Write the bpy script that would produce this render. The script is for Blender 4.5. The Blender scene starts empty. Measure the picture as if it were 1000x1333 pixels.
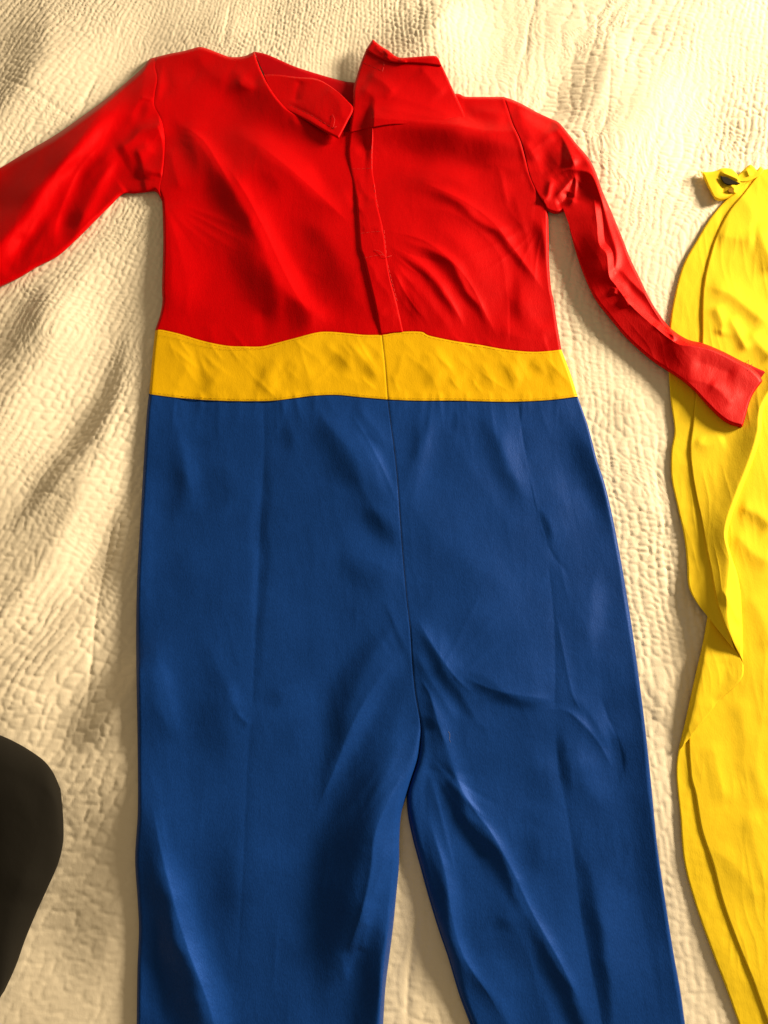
import bpy, math, random
import numpy as np
rng = np.random.default_rng(7); random.seed(7)
sc = bpy.context.scene

# ------------------------------------------------------------------ camera
TILT, CH, FPX = math.radians(18.0), 0.86, 1007.0
cam = bpy.data.objects.new("camera", bpy.data.cameras.new("camera"))
sc.collection.objects.link(cam); sc.camera = cam
cam.location = (0, 0, CH); cam.rotation_euler = (TILT, 0, 0)
cam.data.sensor_fit = 'VERTICAL'; cam.data.sensor_height = 24.0
cam.data.lens = 24.0 * FPX / 1333.0
cam.data.clip_start = 0.02; cam.data.clip_end = 50
# ------------------------------------------------------------------ light: one warm bedside lamp low on the right, dim warm room
w = bpy.data.worlds.new("World"); sc.world = w; w.use_nodes = True
w.node_tree.nodes["Background"].inputs[0].default_value = (1.0, 0.76, 0.44, 1)
w.node_tree.nodes["Background"].inputs[1].default_value = 0.25
LAZ, LEL, LD = math.radians(24), math.radians(20), 3.0
lt = bpy.data.lights.new("bedside_lamp_light", 'AREA'); lt.shape = 'DISK'; lt.size = 0.78
lt.energy = 230; lt.color = (1.0, 0.805, 0.53)
lo = bpy.data.objects.new("bedside_lamp_light", lt); sc.collection.objects.link(lo)
from mathutils import Vector
ctr = Vector((0, 0.40, 0))
ldir = Vector((math.cos(LEL)*math.cos(LAZ), math.cos(LEL)*math.sin(LAZ), math.sin(LEL)))
lo.location = ctr + ldir*LD
lo.rotation_euler = (-ldir).to_track_quat('-Z', 'Y').to_euler()
sc.view_settings.view_transform = 'Standard'; sc.view_settings.look = 'None'
sc.view_settings.exposure = 0.0; sc.view_settings.gamma = 1.0

# ------------------------------------------------------------------ maths helpers
ST, CT = math.sin(TILT), math.cos(TILT)
def to_world(px, py, z):
    """point of the plane at height z (m) for a traced outline point"""
    a = (np.asarray(px)-500.0)/FPX; b = (666.5-np.asarray(py))/FPX
    dz = b*ST-CT; dy = b*CT+ST
    s = (z-CH)/dz
    return a*s, dy*s
def to_px(x, y):
    dep = y*ST+CH*CT; up = y*CT-CH*ST
    return 500+FPX*x/dep, 666.5-FPX*up/dep
_perm = rng.permutation(512); _perm = np.concatenate([_perm, _perm, _perm])
_ga = rng.random(2048)*2*np.pi; _gx, _gy = np.cos(_ga), np.sin(_ga)
def noise(x, y, seed=0):
    x = np.asarray(x, float)+seed*17.3; y = np.asarray(y, float)+seed*9.1
    xi = np.floor(x).astype(int); yi = np.floor(y).astype(int); fx = x-xi; fy = y-yi
    def g(i, j):
        h = _perm[(_perm[(xi+i) % 512]+(yi+j)) % 512]
        return _gx[h]*(fx-i)+_gy[h]*(fy-j)
    u = fx*fx*fx*(fx*(fx*6-15)+10); v = fy*fy*fy*(fy*(fy*6-15)+10)
    a = g(0, 0)*(1-u)+g(1, 0)*u; b = g(0, 1)*(1-u)+g(1, 1)*u
    return (a*(1-v)+b*v)*1.5
def hash1(i, s=0):
    return np.modf(np.abs(np.sin(i*127.1+s*311.7)*43758.5453))[0]
def sstep(a, b, x):
    t = np.clip((x-a)/(b-a), 0, 1); return t*t*(3-2*t)
def smooth(pts, n=10):
    P = np.array(pts, float)
    if len(P) < 3: return P
    P = np.vstack([2*P[0]-P[1], P, 2*P[-1]-P[-2]])
    out = []
    for i in range(1, len(P)-2):
        p0, p1, p2, p3 = P[i-1:i+3]
        for t in np.linspace(0, 1, n, endpoint=False):
            out.append(0.5*((2*p1)+(-p0+p2)*t+(2*p0-5*p1+4*p2-p3)*t*t+(-p0+3*p1-3*p2+p3)*t**3))
    out.append(P[-2]); return np.array(out)
def resample(pts, n, smoothit=True):
    P = smooth(pts) if smoothit else np.array(pts, float)
    d = np.r_[0, np.cumsum(np.hypot(*np.diff(P, axis=0).T))]
    t = np.linspace(0, d[-1], n)
    return np.c_[np.interp(t, d, P[:, 0]), np.interp(t, d, P[:, 1])]
def strokes(PX, PY, lst):
    """each fold: (points, height mm, width on the left of travel-down side, width on the other side, profile, taper a, taper b)"""
    H = np.zeros(PX.shape)
    for st in lst:
        pts, h, wa, wb = st[:4]; kind = st[4] if len(st) > 4 else 'g'
        ta = st[5] if len(st) > 5 else .22; tb = st[6] if len(st) > 6 else .22
        P = smooth(pts, 5); m = 3.6*max(wa, wb) if kind != 't' else 1.1*max(wa, wb)
        sel = np.where((PX > P[:, 0].min()-m) & (PX < P[:, 0].max()+m) & (PY > P[:, 1].min()-m) & (PY < P[:, 1].max()+m))
        if len(sel[0]) == 0: continue
        x, y = PX[sel], PY[sel]
        best = np.full(x.shape, 1e18); sd = np.zeros(x.shape); tt = np.zeros(x.shape)
        L = np.r_[0, np.cumsum(np.hypot(*np.diff(P, axis=0).T))]
        for i in range(len(P)-1):
            ax, ay = P[i]; dx, dy = P[i+1]-P[i]; l2 = dx*dx+dy*dy+1e-9
            t = np.clip(((x-ax)*dx+(y-ay)*dy)/l2, 0, 1)
            ex = x-ax-t*dx; ey = y-ay-t*dy; d2 = ex*ex+ey*ey
            b = d2 < best
            best[b] = d2[b]; sd[b] = (ex*(-dy)+ey*dx)[b]; tt[b] = ((L[i]+t*(L[i+1]-L[i]))/L[-1])[b]
        tap = np.ones(x.shape)
        if ta > 0: tap *= sstep(0, ta, tt)
        if tb > 0: tap *= 1-sstep(1-tb, 1, tt)
        d = np.sqrt(best); ww = np.where(sd > 0, wa, wb)
        if kind == 'n': ww = ww*(.4+.6*tap)
        q = d/ww
        if kind == 'g': f = .5*np.exp(-q*q)+.5*np.exp(-1.5*(np.sqrt(q*q+.03)-.173))
        elif kind == 'n': f = np.exp(-np.where(sd > 0, q**(2.0 if wa > wb else 3.5), q**(3.5 if wa > wb else 2.0)))
        elif kind == 's': f = np.exp(-q)
        else: f = np.clip(1-q, 0, 1); f = f*(0.75+0.25*f)
        H[sel] += h*f*tap
    return H

FS = 1.0

# slopes of the cloth traced from the photograph: + leans to the lamp, - leans away (rise over run), turned into real height below
SLOPES = [
 # shirt, left half
 ([(222, 250), (238, 320), (240, 380), (232, 430)], .10, 26), ([(305, 290), (316, 350), (322, 440)], -.15, 16), ([(338, 325), (348, 390), (352, 440)], -.26, 15),
 ([(372, 385), (390, 415), (402, 435)], -.22, 14), ([(264, 215), (292, 252), (315, 290), (332, 325)], -.26, 13), ([(222, 145), (240, 190), (258, 235)], -.20, 10),
 ([(240, 163), (264, 182), (285, 212), (302, 240)], .22, 8), ([(296, 222), (334, 278), (354, 322), (378, 360), (408, 396), (447, 424)], .27, 14),
 ([(372, 270), (402, 308), (430, 355), (458, 400), (478, 428)], -.24, 20), ([(292, 155), (345, 185), (395, 225), (455, 285)], .24, 15), ([(330, 215), (350, 240), (368, 262)], -.12, 9),
 ([(275, 88), (312, 118), (350, 142), (400, 178)], -.24, 20), ([(305, 95), (320, 107), (334, 118)], .28, 6), ([(225, 80), (235, 100), (260, 90)], .08, 10), ([(209, 85), (211, 110), (210, 135)], .18, 5),
 ([(440, 210), (458, 250), (462, 290)], .10, 8), ([(425, 195), (450, 215), (470, 240)], -.05, 10),
 # shirt, right half
 ([(470, 184), (530, 186), (590, 193), (650, 197), (700, 206)], -.32, 21), ([(490, 152), (545, 151), (600, 158), (665, 168)], .14, 7), ([(605, 142), (630, 150), (655, 158)], -.22, 10),
 ([(530, 228), (585, 232), (645, 221)], .15, 8), ([(520, 250), (560, 254), (610, 276), (642, 303), (670, 337), (700, 387)], -.18, 6), ([(541, 236), (598, 260), (640, 288), (664, 318), (690, 352), (712, 385)], .16, 6),
 ([(560, 285), (606, 310), (638, 350), (648, 400)], .12, 15), ([(510, 314), (555, 328), (590, 357), (618, 398), (638, 440)], -.22, 5), ([(512, 334), (548, 355), (578, 388), (598, 428)], -.18, 5),
 ([(515, 370), (540, 405), (558, 428)], -.22, 6), ([(505, 306), (552, 318), (592, 346), (622, 388), (644, 436)], .16, 4), ([(508, 326), (552, 345), (585, 380), (608, 430)], .14, 4),
 ([(666, 355), (672, 400), (682, 430)], -.22, 8), ([(684, 270), (700, 310), (708, 350)], -.18, 9), ([(658, 240), (672, 275), (684, 310)], -.14, 6), ([(690, 410), (705, 440)], .08, 10),
 # left trouser leg
 ([(188, 540), (186, 700), (186, 820)], .15, 16), ([(222, 590), (228, 640), (220, 695)], -.14, 9), ([(236, 560), (246, 610), (252, 650)], .12, 9), ([(278, 600), (288, 640), (285, 670)], -.12, 17),
 ([(362, 550), (372, 570), (384, 590)], -.14, 8), ([(400, 540), (425, 570), (450, 610), (470, 645)], -.24, 17), ([(475, 655), (498, 690), (518, 715)], -.26, 14), ([(458, 540), (480, 580), (500, 622), (516, 660)], .17, 9),
 ([(473, 556), (494, 582)], -.16, 5), ([(440, 720), (470, 752), (505, 775)], -.13, 12), ([(338, 590), (334, 720), (330, 860)], .08, 7), ([(350, 545), (347, 680), (340, 800), (333, 925)], -.11, 6),
 ([(202, 845), (217, 905), (232, 965)], .16, 12), ([(262, 890), (275, 950), (282, 1010)], -.14, 20), ([(300, 870), (312, 920), (318, 940)], .10, 7), ([(352, 890), (358, 930)], -.12, 8),
 ([(530, 790), (500, 825), (470, 858), (449, 900), (437, 945), (427, 985), (417, 1040)], -.27, 12), ([(514, 866), (490, 905), (470, 945), (450, 985), (430, 1030), (412, 1065)], .14, 9),
 ([(544, 870), (510, 920), (484, 975), (464, 1030), (449, 1080), (436, 1140), (424, 1200), (415, 1260), (412, 1340)], -.42, 27), ([(536, 1008), (513, 1045), (501, 1085), (497, 1122)], .24, 12), ([(489, 1160), (478, 1204)], .22, 8),
 ([(453, 1232), (447, 1275)], .16, 5), ([(504, 1170), (491, 1225), (481, 1285), (476, 1420)], -.32, 14), ([(509, 1180), (501, 1260), (496, 1340)], .2, 4), ([(400, 1090), (385, 1180), (395, 1280)], .06, 14),
 ([(204, 1050), (217, 1110), (233, 1170), (253, 1230), (275, 1290), (290, 1345), (305, 1430)], .28, 15), ([(181, 1030), (194, 1130), (211, 1205), (233, 1280), (252, 1345), (270, 1440)], -.32, 16), ([(186, 1230), (191, 1300), (194, 1345)], .14, 7),
 ([(285, 1080), (295, 1150), (305, 1210)], -.09, 16), ([(330, 1060), (340, 1150), (350, 1250)], .03, 25),
 # right trouser leg
 ([(567, 535), (549, 600), (530, 665)], .12, 11), ([(547, 540), (534, 610)], -.16, 6), ([(591, 535), (592, 565)], -.13, 4), ([(627, 530), (634, 565), (652, 612), (682, 662)], -.12, 10), ([(652, 545), (676, 610), (690, 650)], .11, 10),
 ([(726, 535), (756, 592), (782, 645), (800, 720)], -.22, 14), ([(812, 800), (828, 900), (838, 1000), (850, 1100), (868, 1220), (885, 1330)], -.13, 16), ([(705, 600), (745, 640), (770, 695)], .07, 18),
 ([(699, 662), (716, 712)], -.22, 5), ([(778, 735), (776, 800), (768, 865)], .14, 10), ([(542, 800), (575, 848), (616, 884)], .12, 13), ([(540, 815), (558, 850), (583, 890), (606, 926), (640, 965)], -.24, 6), ([(590, 866), (630, 892), (672, 912), (726, 914)], -.20, 8),
 ([(610, 918), (636, 950)], .08, 14), ([(555, 928), (562, 955)], -.24, 6), ([(556, 985), (576, 1018), (598, 1055), (620, 1095), (646, 1120), (668, 1158), (690, 1200)], -.28, 8), ([(599, 998), (608, 1042)], .14, 6), ([(728, 945), (736, 1000), (742, 1050)], -.22, 7),
 ([(700, 990), (708, 1050)], -.10, 16), ([(758, 960), (774, 1005), (778, 1060)], .12, 15), ([(744, 925), (776, 957)], .12, 6), ([(785, 925), (804, 972), (811, 1030)], -.22, 4),
 ([(566, 1080), (585, 1150), (593, 1210), (613, 1260), (642, 1302)], .17, 9), ([(686, 1075), (697, 1145)], -.13, 14), ([(575, 965), (592, 1005), (612, 1050), (640, 1085), (668, 1135), (694, 1190), (732, 1258), (762, 1320), (780, 1380)], .16, 7),
 ([(672, 1190), (694, 1226), (714, 1260), (738, 1302), (758, 1350), (780, 1420)], -.30, 9), ([(640, 1192), (670, 1216)], -.13, 10), ([(746, 1060), (757, 1120), (770, 1190), (780, 1260), (790, 1340), (800, 1430)], -.27, 10), ([(788, 1110), (799, 1200), (808, 1310)], .12, 16),
 ([(546, 1060), (560, 1130), (580, 1210), (598, 1270), (612, 1320)], -.26, 8), ([(640, 1240), (680, 1290)], .06, 12), ([(625, 760), (660, 830)], .04, 30),
 # waistband
 ([(235, 480), (262, 470)], 0.11, 18), ([(276, 480), (262, 510)], -0.13, 9), ([(352, 465), (336, 514)], -0.16, 7), ([(360, 470), (350, 512)], 0.11, 9), ([(385, 465), (365, 500)], -0.11, 7), ([(430, 455), (455, 480)], -0.19, 9), ([(402, 468), (425, 500)], 0.08, 12),
 ([(455, 440), (490, 470)], 0.13, 7), ([(470, 470), (496, 496)], -0.13, 7), ([(560, 450), (590, 500)], 0.11, 10), ([(575, 470), (550, 510)], -0.11, 7), ([(655, 465), (668, 512)], -0.19, 6), ([(664, 462), (680, 508)], 0.14, 6), ([(690, 462), (704, 492)], -0.14, 7), ([(715, 470), (722, 505)], -0.13, 7), ([(610, 465), (636, 505)], -0.10, 9),
 # left sleeve
 ([(145, 135), (98, 180), (52, 214), (0, 250), (-60, 285)], -.42, 22), ([(178, 110), (142, 160), (102, 206), (66, 256), (30, 300), (0, 335), (-50, 375)], .24, 13), ([(155, 190), (116, 216), (96, 250)], -.26, 9), ([(62, 268), (46, 310), (20, 342)], -.17, 7),
 ([(158, 200), (140, 232), (118, 268)], .14, 6), ([(73, 265), (70, 318)], .15, 6), ([(102, 266), (91, 305)], -.26, 8), ([(132, 250), (108, 292)], .10, 7), ([(186, 236), (196, 212)], -.30, 7), ([(178, 138), (194, 150)], -.18, 8), ([(195, 176), (205, 196)], .2, 8),
 # right sleeve
 ([(684, 150), (708, 180)], .18, 10), ([(688, 205), (698, 232)], .16, 8), ([(722, 180), (715, 215), (704, 240)], -.26, 9), ([(694, 138), (718, 156), (733, 185)], -.22, 6), ([(745, 175), (768, 215)], .12, 10), ([(760, 290), (768, 340), (786, 385)], -.14, 14), ([(810, 410), (850, 450), (900, 480)], -.12, 14),
 ([(735, 205), (745, 222)], -.18, 5), ([(915, 480), (950, 492), (985, 500)], -.10, 10), ([(925, 500), (945, 520), (955, 545)], .12, 9),
]
QSL = [
 ([(60, -30), (35, 40), (10, 110), (-30, 190)], -.17, 32), ([(200, -10), (150, 60), (80, 120), (0, 190), (-60, 260)], .20, 32), ([(300, -10), (320, 50)], .10, 30),
 ([(420, 110), (470, 82), (530, 50), (590, 5)], -.22, 22), ([(630, -20), (605, 50), (612, 120)], .20, 34), ([(785, 30), (770, 80), (745, 130), (700, 160)], -.24, 22), ([(800, 60), (860, 42), (930, 20)], -.16, 12),
 ([(930, 70), (890, 140), (830, 215), (790, 280)], .16, 42), ([(980, 140), (950, 200)], -.06, 30), ([(80, 360), (35, 420), (-20, 500)], -.20, 18),
 ([(150, 300), (118, 390), (75, 490), (20, 575), (-50, 660)], .24, 30), ([(168, 400), (140, 505), (98, 588), (42, 650), (-30, 715)], -.26, 14), ([(165, 500), (150, 585), (120, 665), (78, 745), (25, 805), (-40, 870)], .25, 20),
 ([(172, 620), (150, 715), (135, 790)], -.12, 14), ([(140, 790), (105, 850), (50, 900), (-20, 920)], .12, 22), ([(190, 830), (140, 912), (95, 965), (70, 1010)], -.28, 20), ([(150, 940), (130, 1080), (112, 1200), (90, 1330)], -.15, 46),
 ([(850, 600), (864, 690)], .06, 20), ([(800, 510), (812, 570)], -.08, 18), ([(845, 880), (858, 960)], -.10, 14), ([(765, 300), (770, 380)], -.10, 20),
]
def slope_field(SL, dark=1.15, boost=False):
    st = 2.0; xs = np.arange(-300, 1300, st); ys = np.arange(-200, 1600, st); GX, GY = np.meshgrid(xs, ys)
    WX = GX+6*noise(GX/60, GY/60, 61)+1.5*noise(GX/18, GY/18, 62); WY = GY+9*noise(GX/55, GY/55, 63)
    S = np.zeros(GX.shape)
    for pts, a, w_ in SL:
        if boost and max(p[1] for p in pts) < 446: a = a*1.4
        dx, dy = pts[-1][0]-pts[0][0], pts[-1][1]-pts[0][1]
        lampside = (-dy*math.cos(LAZ)-dx*math.sin(LAZ)) > 0       # is the first side the one towards the lamp
        sharp_a = lampside == (a < 0); wa_, wb_ = (w_*1.05, w_*1.3) if sharp_a else (w_*1.3, w_*1.05)
        S += strokes(WX, WY, [(pts, a*(1.5 if a > 0 else dark), wa_, wb_, 'n', .38, .38)])
    S = .5*np.tanh(S/.5)
    kx = 2*np.pi*np.fft.fftfreq(len(xs), st)[None]; ky = 2*np.pi*np.fft.fftfreq(len(ys), st)[:, None]
    lx, ly = math.cos(LAZ), -math.sin(LAZ); kl = kx*lx+ky*ly; kn = -kx*ly+ky*lx
    Hh = np.conj(1j*kl)*np.fft.fft2(-S)/(kl**2+.10*kn**2+(2*np.pi/900)**2)
    return np.real(np.fft.ifft2(Hh))*.92, st
RELIEF, RST = slope_field(SLOPES, boost=True)
QREL, _ = slope_field([(p, a*1.5, w_) for p, a, w_ in QSL], dark=1.3)
RELIEF -= RELIEF.mean()
def relief(px, py, RELIEF=RELIEF):
    a = np.clip((px+300)/RST, 0, RELIEF.shape[1]-2.001); b = np.clip((py+200)/RST, 0, RELIEF.shape[0]-2.001)
    i = a.astype(int); j = b.astype(int); u = a-i; v = b-j
    return (RELIEF[j, i]*(1-u)+RELIEF[j, i+1]*u)*(1-v)+(RELIEF[j+1, i]*(1-u)+RELIEF[j+1, i+1]*u)*v
# ------------------------------------------------------------------ quilt surface
SEAM = [  # long deeper stitched channels
    ([(150, 640), (128, 760), (112, 900), (105, 960)], -1.4, 3, 3, 's'),
    ([(0, 100), (60, 132), (110, 160)], -1.2, 2.5, 2.5, 's'),
    ([(795, 70), (790, 150), (768, 200)], -1.2, 2.5, 2.5, 's'),
    ([(812, 62), (880, 45), (960, 25)], -1.2, 2.5, 2.5, 's'),
    ([(812, 50), (880, 32), (950, 14)], -1.0, 2.5, 2.5, 's'),
    ([(690, 40), (676, 90), (670, 130)], -1.0, 2.5, 2.5, 's'),
    ([(300, 0), (290, 60)], -1.0, 2.5, 2.5, 's'),
    ([(545, 1180), (533, 1260), (528, 1340)], -1.2, 3, 3, 's'),
    ([(20, 650), (55, 640), (95, 655)], -.9, 2.5, 2.5, 's'),
    ([(30, 850), (60, 825), (100, 812)], -.9, 2.5, 2.5, 's'),
    ([(860, 540), (856, 620), (868, 700), (872, 800)], -1.0, 2.5, 2.5, 's'),
]
for _k in range(46):   # wandering lines of stitching
    _x, _y = random.uniform(-40, 1040), random.uniform(-40, 1250); _l = random.uniform(40, 130); _s = -.42 if _x < 420 else (-.18 if _y < 420 else .05)
    SEAM.append(([(_x-_s*_l*.5+random.uniform(-5, 5), _y-_l*.5), (_x, _y), (_x+_s*_l*.5+random.uniform(-6, 6), _y+_l*.5)], -random.uniform(.5, 1.1), 2.2, 2.2, 's'))
def puff(f, p=2.2, q=.6): return np.clip(1-np.abs(2*f-1)**p, 0, 1)**q
def quilt_h(x, y):
    """height in mm"""
    px, py = to_px(x, np.maximum(y, -0.6))
    big = relief(px, py, QREL)+1.6*noise(x*5, y*5, 3)+1.0*noise(x*12, y*9, 4)
    lean = 0.42*sstep(0.10, -0.45, x)+0.25*sstep(0.1, .5, x)*sstep(.3, .8, y)
    wx = x+0.007*noise(x*11, y*8, 11)+0.0035*noise(x*30, y*24, 12)+0.0012*noise(x*90, y*80, 13)
    W = 0.0098
    c = (wx-lean*(y-0.4))/W
    c = c+0.25*noise(c*.5, y*2.5, 21)
    stretch = .95+0.6*sstep(-.1, .5, noise(x*6, y*6, 31))+0.45*sstep(.35, -.1, y)
    r = (y+0.004*noise(x*40, y*32, 15))/(W*1.12*stretch)
    ci = np.floor(c); ri = np.floor(r); F1 = np.full(c.shape, 9.0); F2 = F1.copy(); cid = np.zeros(c.shape)
    for di in (-1, 0, 1):
        for dj in (-2, -1, 0, 1):
            a_, b_ = ci+di, ri+dj
            h1 = hash1(a_*1.37+b_*2.91, 1); h2 = hash1(a_*2.11+b_*1.73, 2)
            ex = a_+.5+.42*(h1-.5)-c; ey = b_+.5+.85*(h2-.5)+hash1(a_*.77, 9)-r
            d = np.maximum(np.sqrt(ex*ex*1.0+ey*ey*.8), .0); n_ = d < F1
            F2 = np.where(n_, F1, np.minimum(F2, d)); cid = np.where(n_, h1+h2, cid); F1 = np.where(n_, d, F1)
    g = np.clip((F2-F1)/.62, 0, 1)
    fc = c-ci
    cg = .25+.65*sstep(-.2, .4, noise(c*.7, y*3, 33))
    pf = (1-(1-g)**2.2)**.8*(.62+.30*cid)*(1-cg+cg*puff(fc, 2.2, .6))
    amp = 1.55*(.5+.5*sstep(-.2, .15, y))*(.74+.42*noise(x*6, y*6, 18))
    det = amp*pf + strokes(px, py, SEAM)
    # fine puckers beside the stitches
    edge = 1-g
    det += 0.34*noise(x*110, y*260, 22)*(.2+edge) + 0.10*noise(x*330, y*260, 23)
    return big, det
def grid_axis(a, b, step, far):
    core = np.arange(a, b, step); n = 22
    g = step*np.cumsum(np.geomspace(1.2, 40, n)); g = g/g[-1]
    return np.r_[(a-(far-0)*g)[::-1], core, core[-1]+far*g]

# ------------------------------------------------------------------ materials
def mat(name): 
    m = bpy.data.materials.new(name); m.use_nodes = True
    return m, m.node_tree.nodes, m.node_tree.links, m.node_tree.nodes["Principled BSDF"]
def cloth(name, col, rough=.55, sheen=.25, spec=.35, weave=2600, bump=.10, mott=.10, col2=None, trans=0):
    m, N, L, B = mat(name)
    tc = N.new("ShaderNodeTexCoord")
    n1 = N.new("ShaderNodeTexNoise"); n1.inputs["Scale"].default_value = 28; n1.inputs["Detail"].default_value = 5
    L.new(tc.outputs["Object"], n1.inputs["Vector"])
    mp = N.new("ShaderNodeMapping"); mp.inputs["Scale"].default_value = (1, .45, 1); L.new(tc.outputs["Object"], mp.inputs["Vector"])
    n2 = N.new("ShaderNodeTexNoise"); n2.inputs["Scale"].default_value = weave; n2.inputs["Detail"].default_value = 2
    L.new(mp.outputs[0], n2.inputs["Vector"])
    n3 = N.new("ShaderNodeTexNoise"); n3.inputs["Scale"].default_value = weave*.28; n3.inputs["Detail"].default_value = 3
    L.new(mp.outputs[0], n3.inputs["Vector"])
    c2 = col2 or tuple(c*(1-min(.8, mott*2)) for c in col)
    mx = N.new("ShaderNodeMix"); mx.data_type = 'RGBA'
    mx.inputs["A"].default_value = (*c2, 1); mx.inputs["B"].default_value = (*col, 1)
    ad = N.new("ShaderNodeMath"); ad.operation = 'MULTIPLY_ADD'; ad.inputs[1].default_value = .5
    L.new(n1.outputs[0], ad.inputs[0])
    a2 = N.new("ShaderNodeMath"); a2.operation = 'MULTIPLY'; a2.inputs[1].default_value = .8; L.new(n2.outputs[0], a2.inputs[0])
    L.new(a2.outputs[0], ad.inputs[2]); L.new(ad.outputs[0], mx.inputs["Factor"])
    L.new(mx.outputs["Result"], B.inputs["Base Color"])
    B.inputs["Roughness"].default_value = rough; B.inputs["Specular IOR Level"].default_value = spec
    mc = max(col); B.inputs["Specular Tint"].default_value = (*[min(1, c/mc+.03) for c in col], 1)
    B.inputs["Sheen Weight"].default_value = sheen; B.inputs["Sheen Roughness"].default_value = .4
    B.inputs["Sheen Tint"].default_value = (*[min(1, c*1.2+.15) for c in col], 1)
    b = N.new("ShaderNodeBump"); b.inputs["Strength"].default_value = bump; b.inputs["Distance"].default_value = .0006
    s = N.new("ShaderNodeMath"); s.operation = 'ADD'; L.new(n2.outputs[0], s.inputs[0]); L.new(n3.outputs[0], s.inputs[1])
    L.new(s.outputs[0], b.inputs["Height"]); L.new(b.outputs[0], B.inputs["Normal"])
    return m
M_QUILT = cloth("quilt_cotton", (.90, .82, .68), .85, .1, .12, 1500, .18, .03, (.88, .78, .62))
M_RED = cloth("red_polyester", (.64, .0004, .0020), .52, .0, .30, 900, .26, .17)
M_REDIN = cloth("red_lining", (.46, .001, .005), .62, .06, .15, 2400, .12, .05)
M_BLUE = cloth("blue_satin", (.0088, .056, .295), .46, .0, .34, 900, .30, .30)
M_GOLD = cloth("gold_satin", (.86, .51, .006), .50, .0, .22, 900, .22, .08)
M_CAPE = cloth("yellow_felt_cloth", (.93, .67, .026), .75, .05, .12, 800, .22, .06)
M_BLACK = cloth("black_matte_fabric", (.0135, .0125, .011), .85, .02, .12, 1500, .14, .1)
M_HOOK = cloth("black_fastener", (.010, .008, .006), .9, .0, .2, 3000, .3, .1)
M_BROWN = cloth("brown_mark", (.30, .15, .01), .8, .0, .2, 3000, .2, .1)
M_THREAD = cloth("red_thread", (.75, .05, .05), .6, .2, .3, 3000, .1, .05)
M_PALE = cloth("pale_thread", (.80, .62, .30), .7, .2, .3, 3000, .1, .05)
M_LINT = cloth("pale_lint", (.30, .33, .42), .8, .1, .1, 3000, .1, .05)
M_NAVY = cloth("navy_thread", (.006, .018, .07), .6, .1, .2, 3000, .1, .05)
M_OCHRE = cloth("ochre_thread", (.55, .30, .01), .6, .1, .2, 3000, .1, .05)

# ------------------------------------------------------------------ object helpers
def mesh_grid(name, X, Y, Z, material, parent=None, solid=0, flip=False):
    nv, nu = X.shape
    co = np.stack([X, Y, Z], -1).reshape(-1, 3)
    idx = np.arange(nv*nu).reshape(nv, nu)
    q = np.stack([idx[:-1, :-1], idx[1:, :-1], idx[1:, 1:], idx[:-1, 1:]], -1).reshape(-1, 4)
    # make the faces look up
    e1 = co[q[:, 1]]-co[q[:, 0]]; e2 = co[q[:, 3]]-co[q[:, 0]]
    if np.sum(e1[:, 0]*e2[:, 1]-e1[:, 1]*e2[:, 0]) < 0: q = q[:, ::-1]
    me = bpy.data.meshes.new(name)
    me.vertices.add(len(co)); me.vertices.foreach_set("co", co.astype(np.float32).ravel())
    me.loops.add(q.size); me.loops.foreach_set("vertex_index", np.ascontiguousarray(q).astype(np.int32).ravel())
    me.polygons.add(len(q)); me.polygons.foreach_set("loop_start", np.arange(0, q.size, 4, dtype=np.int32))
    me.update(calc_edges=True); me.shade_smooth(); me.materials.append(material)
    o = bpy.data.objects.new(name, me); sc.collection.objects.link(o)
    if parent:
        o.parent = parent; o.matrix_parent_inverse = parent.matrix_world.inverted()
    if solid:
        md = o.modifiers.new("thickness", 'SOLIDIFY'); md.thickness = solid; md.offset = -1
    return o
def thing(name, label, cat, loc):
    o = bpy.data.objects.new(name, None); sc.collection.objects.link(o)
    o.location = loc; o.empty_display_size = .05; o["label"] = label; o["category"] = cat
    bpy.context.view_layer.update(); return o
def coons(T, Bm, Lf, R, nu, nv):
    T, Bm = resample(T, nu), resample(Bm, nu); Lf, R = resample(Lf, nv), resample(R, nv)
    u = np.linspace(0, 1, nu)[None, :, None]; v = np.linspace(0, 1, nv)[:, None, None]
    c = (1-v)*T[None]+v*Bm[None]+(1-u)*Lf[:, None]+u*R[:, None]
    c -= (1-u)*(1-v)*T[0]+u*(1-v)*T[-1]+(1-u)*v*Bm[0]+u*v*Bm[-1]
    return c[..., 0], c[..., 1]
def roll(d, r, e):
    """round shoulder: e at the edge, 1 past r"""
    q = np.clip(1-d/r, 0, 1); return e+(1-e)*np.sqrt(np.clip(1-q*q, 0, 1))
def base_h(PX, PY):
    x, y = to_world(PX, PY, 0.0)
    return relief(PX, PY, QREL)+1.6*noise(x*5, y*5, 3)+1.0*noise(x*12, y*9, 4)
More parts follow.
